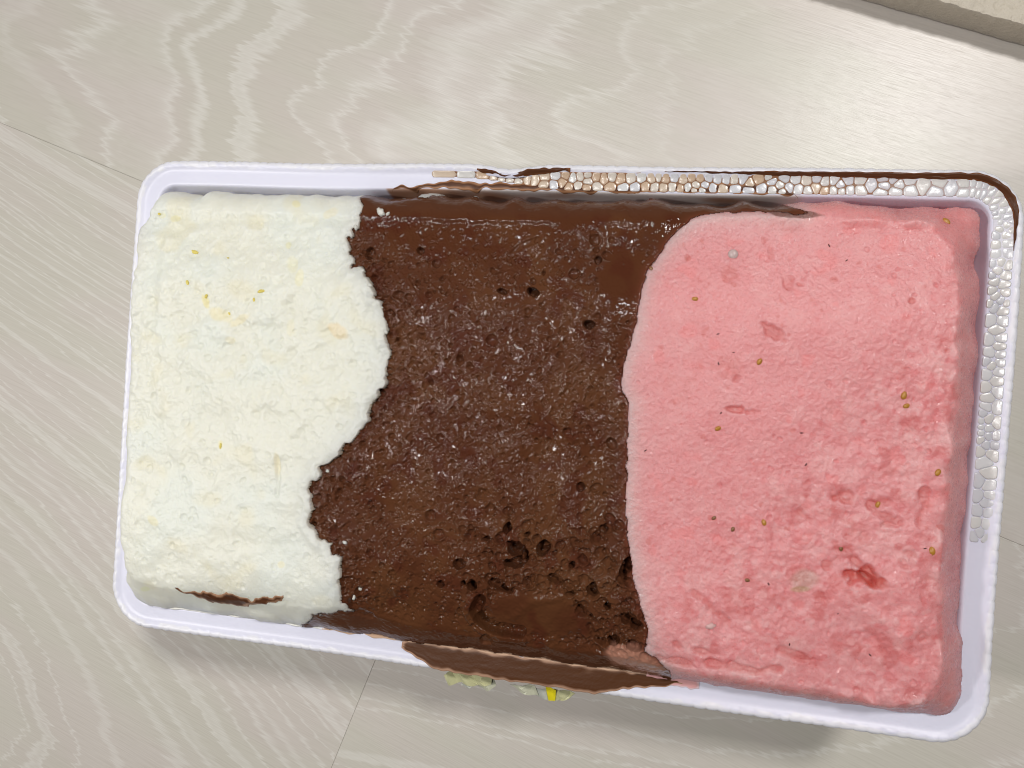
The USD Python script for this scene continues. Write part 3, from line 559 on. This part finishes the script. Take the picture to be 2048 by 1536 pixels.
# ================================================================ melted chocolate on the tub and on the white ice cream
m_film = cream('melted_chocolate', 0.33, (1800, 0.00003, 500, 0.00002), 0.0, (1, .4, .2), 0.0005, 0.12)
DARK, MID, TAN = np.array([0.085, 0.032, 0.015]), np.array([0.20, 0.075, 0.03]), np.array([0.50, 0.30, 0.19])
def film(name, label, poly, base, thick, edge, seed, jitter=0.0002, tan=0.4, cat='smear', parent=None, dark=DARK, blotch=0.0, g=0.00012):
    P = Polygon(poly).buffer(0); x0, y0, x1, y1 = P.bounds
    xx, yy = np.meshgrid(np.arange(x0 - 0.002, x1 + 0.002, g), np.arange(y0 - 0.002, y1 + 0.002, g))
    def n_(s, k): o = gaussian_filter(np.random.default_rng(seed + k).standard_normal(xx.shape), s); return o / o.std()
    mk = contains_xy(P, xx + jitter * n_(4, 0), yy + jitter * n_(4, 1))
    d = distance_transform_edt(mk) * g
    th = thick * sm(d / edge) * np.clip(1 + 0.35 * n_(6, 2), 0.3, 2)
    zb = base(xx, yy)
    z = zb + 0.00004 + th
    cells = mk[:-1, :-1] & mk[1:, :-1] & mk[:-1, 1:] & mk[1:, 1:]
    v, f, used = heightfield(xx, yy, z, cells, zb - 0.0003)
    w = sm(d / (edge * 1.6) + 0.15 * n_(5, 3)) if blotch == 0 else sm(0.5 + blotch * n_(6, 3)) * sm(d / edge)
    pg = (TAN * tan + MID * (1 - tan)) * (1 - w[..., None]) + dark * w[..., None]; pg = pg.reshape(-1, 3)[used]
    o = obj(name, (v, f), m_film, parent, smooth=True, pigment=np.vstack([pg, pg]))
    return tag(o, label, cat)
def film_ring(name, label, ss, da, db, thick, seed, cat='smear', rows_=13, dark=DARK, thin=TAN, soft=0.25, rag=0.00012, fade=None, lift=0.00006, flat=False):
    """a film of melted ice cream on the rim: runs along the stations ss between the insets da and db, thickest in its middle"""
    n = len(ss); rg_ = np.random.default_rng(seed)
    w1, w2 = [(lambda o: o / o.std())(gaussian_filter(rg_.standard_normal(n), 3)) * rag for _ in range(2)]
    da, db = np.broadcast_to(da, n) + w1, np.broadcast_to(db, n) + w2
    u = np.linspace(0, 1, rows_)[:, None]; d = da + (np.maximum(db, da + 5e-5) - da) * u
    en = sm(np.minimum(np.arange(n), np.arange(n)[::-1]) / 6.0)
    hump = sm(np.minimum(u, 1 - u) / soft) * en
    xy = ring(np.broadcast_to(ss, d.shape), d); z = tub_z(xy[..., 0], xy[..., 1])
    if flat: z = np.maximum(z, LEDGE + 0.00072 * np.clip((0.0058 - d) / 0.0050, 0, 1))
    no = gaussian_filter(rg_.standard_normal(d.shape), (1, 5)); no /= no.std()
    top = np.concatenate([xy, (z + lift + thick * hump * (1 + 0.25 * no))[..., None]], -1); bot = np.concatenate([xy, (z - 0.0002)[..., None]], -1)
    vv = np.vstack([top.reshape(-1, 3), bot.reshape(-1, 3)]); M_ = n * rows_
    a = (np.arange(rows_ - 1)[:, None] * n + np.arange(n - 1)).ravel(); q = np.stack([a, a + 1, a + n + 1, a + n], 1)
    e_ = np.concatenate([np.arange(n), np.arange(1, rows_) * n + n - 1, (rows_ - 1) * n + np.arange(n)[::-1][1:], np.arange(rows_)[::-1][1:] * n])
    e1, e2 = e_[:-1], e_[1:]
    ff = np.vstack([q[:, [0, 1, 2]], q[:, [0, 2, 3]], q[:, [0, 2, 1]] + M_, q[:, [0, 3, 2]] + M_, np.stack([e2, e1, e1 + M_], 1), np.stack([e2, e1 + M_, e2 + M_], 1)])
    t_ = trimesh.Trimesh(vv, ff, process=False)
    if t_.volume < 0: ff = ff[:, ::-1]
    pg = lerp3(np.broadcast_to(thin, d.shape + (3,)), dark, sm(hump * 1.2 + 0.15 * no)); pg = pg if fade is None else lerp3(pg, fade[2], np.broadcast_to(sm((ss - fade[0]) / (fade[1] - fade[0])), d.shape)); pg = pg.reshape(-1, 3)
    return tag(obj(name, (vv, ff), m_film, None, smooth=True, pigment=np.vstack([pg, pg])), label, cat)
def sd(pts, z=0.055):
    """stations and insets of pixels on the rim"""
    q = world(pts, z); return np.array([OS[np.argmin(((OP - p) ** 2).sum(1))] for p in q]), inset_of(q[:, 0], q[:, 1])
lower = [(1365, 1366), (1330, 1372), (1270, 1376), (1200, 1384), (1130, 1392), (1060, 1380), (1000, 1371), (960, 1364), (912, 1352), (870, 1334), (835, 1316), (805, 1292)]
sl, dl = sd(lower); ss = np.linspace(sl[0], sl[-1], 260)
film_ring('chocolate_smear', 'brown triangle of melted chocolate on the near rim above the torn yellow label', ss, 0.0001 + np.clip(np.interp(ss, sl, dl), 0.0001, 0.0058), 0.0058, 0.00003, 101, flat=True, soft=0.2, rag=0.00014, dark=np.array([0.080, 0.029, 0.011]), thin=np.array([0.42, 0.25, 0.17]), rows_=22)
ss = np.linspace(along(1290, 1360), along(640, 1266), 300)
film_ring('cream_smear', 'pale tan milky streak along the near tray edge behind the brown triangle', ss, 0.00545 + 0.0002 * np.sin(ss * 700), 0.0064, 0.00008, 211, dark=np.array([0.55, 0.36, 0.25]), thin=np.array([0.66, 0.5, 0.4]), rag=0.00015)
band = [(768, 384), (800, 374), (860, 368), (905, 360), (950, 362), (1010, 368), (1080, 365), (1180, 368), (1300, 374), (1390, 374), (1450, 366), (1530, 369), (1575, 378), (1596, 388)]
sb, db_ = sd(band); ss = np.linspace(sb[0], sb[-1], 420)
film_ring('chocolate_smear', 'brown band of melted chocolate along the inner edge of the far rim', ss, np.interp(ss, sb, db_), 0.0057, 0.00003, 111, soft=0.5, rag=0.00026, thin=np.array([0.34, 0.17, 0.09]))
ss = np.linspace(along(1330, 330), along(2047, 500), 480); q_ = np.linspace(0, 1, 480)
film_ring('chocolate_smear', 'long thin brown chocolate line along the far rim lip and round its right corner', ss, np.interp(q_, [0, .3, 1], [0.0013, 0.0010, 0.0009]) + 0.0007 * sm((q_ - 0.86) / 0.14), np.interp(q_, [0, .15, .5, 1], [0.0014, 0.0016, 0.0021, 0.0023]) - 0.0006 * sm((q_ - 0.86) / 0.14), 0.00014, 121, rag=0.00006, thin=MID, lift=0.00016)
ss = np.linspace(along(955, 330), along(1140, 328), 120); dn = 0.0011 * np.exp(-((ss - along(1020, 330)) / 0.0055) ** 2)
film_ring('chocolate_smear', 'short brown streak of chocolate in the dent of the far rim', ss, 0.0008 + dn, 0.0019 + dn - 0.0005 * np.abs(np.linspace(-1, 1, 120)) ** 3, 0.00014, 131, thin=MID, lift=0.00022)
ss = np.linspace(along(640, 1262), along(300, 1205), 160)
film_ring('cream_smear', 'glossy melted white ice cream along the near inner wall of the tub', ss, 0.0055, np.full(160, 0.0068), 0.0004, 201, dark=np.array([0.80, 0.79, 0.74]), thin=np.array([0.78, 0.77, 0.78]))
ss = np.linspace(along(1400, 1372), along(1285, 1360), 80)
film_ring('strawberry_smear', 'thin pink strawberry smear on the near rim beside the brown triangle', ss, 0.0040, 0.0060, 0.0001, 191, dark=np.array([0.68, 0.36, 0.36]), thin=np.array([0.72, 0.55, 0.58]))
ss = np.linspace(s0 + 0.001, corner_s + 0.012, 600)
film_ring('chocolate_film', 'dark chocolate that has seeped into the seams between the beads of the far rim', ss, d_lo + 0.0001, np.maximum(zone_w(ss) - 0.0002, 0.0022), 0.00001, 161, lift=0.00003, dark=np.array([0.24, 0.12, 0.065]), thin=np.array([0.28, 0.14, 0.08]), rag=0.00005, fade=(along(1700, 345), corner_s + 0.010, (0.68, 0.67, 0.75)))
rim_z = lambda x, y: tub_z(x, y)
W_ = lambda pts, z=0.055: world(pts, z)
ice_z = lambda x, y: map_coordinates(Z, [(y - ys[0]) / G, (x - xs[0]) / G], order=1, mode='nearest')
film('chocolate_streak', 'ragged brown chocolate streak along the near edge of the white ice cream', world([(375, 1182), (420, 1177), (450, 1182), (482, 1186), (505, 1194), (540, 1189), (578, 1186), (582, 1195), (548, 1204), (512, 1207), (490, 1214), (455, 1213), (422, 1206), (396, 1194)], 0.0622), ice_z, 0.00012, 0.0005, 171, jitter=0.00028, tan=0.75, cat='streak')
film('chocolate_streak', 'tiny brown chocolate fleck at the near left corner of the white ice cream', W_([(346, 1174), (356, 1178), (366, 1188), (360, 1190), (350, 1182)], 0.0655), ice_z, 0.0001, 0.0003, 181, jitter=0.0002, tan=0.4, cat='streak')

# ================================================================ torn label on the near outer wall
m_lab = [simple('label_yellow', (0.52, 0.51, 0.30), 0.25), simple('label_grey', (0.46, 0.47, 0.42), 0.3), simple('label_bright', (0.70, 0.60, 0.02), 0.25), simple('label_pale', (0.52, 0.52, 0.40), 0.25)]
rg = np.random.default_rng(41)
def scrap(pts, mi, z, label=None):
    P = Polygon(world(pts, z)).buffer(0); e = trimesh.creation.extrude_polygon(P, 0.00015, engine='earcut').subdivide().subdivide()
    vv = e.vertices.copy(); vv[:, 2] += z + 0.0006 * np.sin(vv[:, 0] * 1400 + vv[:, 1] * 900) - 0.25 * np.clip(-0.0585 - vv[:, 1], 0, 1)
    obj('torn_label', (vv, e.faces), m_lab[mi], tub, smooth=40, label=label)
scrap([(888, 1350), (905, 1338), (985, 1352), (980, 1372), (965, 1374), (945, 1376), (920, 1368), (895, 1374)], 0, 0.0512, 'pale yellow torn scrap of label at the left end')
scrap([(925, 1366), (945, 1374), (935, 1380), (918, 1376)], 1, 0.0509)
scrap([(942, 1362), (985, 1356), (990, 1376), (972, 1386), (955, 1378)], 3, 0.0505)
scrap([(1018, 1372), (1070, 1372), (1075, 1396), (1060, 1394), (1040, 1388)], 3, 0.0508)
scrap([(1058, 1376), (1094, 1380), (1096, 1402), (1078, 1400), (1064, 1394)], 1, 0.0505)
scrap([(1090, 1376), (1112, 1380), (1108, 1408), (1096, 1404)], 2, 0.0510, 'bright yellow torn scrap of label')
scrap([(1108, 1378), (1150, 1388), (1140, 1400), (1108, 1408)], 0, 0.0506)

# ================================================================ polystyrene lid at the top right
L0 = at(1720, 0, 0)[:2]; L1 = at(2048, 93, 0)[:2]; LA = math.atan2(*(L1 - L0)[::-1])
lid = thing('foam_block', 'cream polystyrene foam slab with rough grainy top, on the floor beyond the tub', 'foam block', loc=(L0[0], L0[1], 0), rotz=math.degrees(LA))
LX0, LX1, LY1, LT = -0.06, 0.16, 0.13, 0.0098
gx = np.arange(LX0, LX1, 0.0005); gy = np.arange(0, LY1, 0.0005)
lx, ly = np.meshgrid(gx, gy)
nz = np.random.default_rng(51); r1 = gaussian_filter(nz.standard_normal(lx.shape), 1.0); r1 /= r1.std(); r2 = gaussian_filter(nz.standard_normal(lx.shape), 5); r2 /= r2.std()
lz = LT + 0.00012 * r1 + 0.0001 * r2
ed = gaussian_filter(nz.standard_normal(len(gx)), 1.2); ed /= ed.std(); lyj = ly + np.exp(-ly / 0.001) * 0.00008 * 0.6 * ed[None]
v, f, used = heightfield(lx, lyj, lz, np.ones((lx.shape[0] - 1, lx.shape[1] - 1), bool), 0.0006)
m_lid = simple('lid_foam', (0.58, 0.52, 0.43), 0.5, (1100, 0.0004), 0.4, 0.2)
obj('slab', (v, f), m_lid, lid, smooth=35)
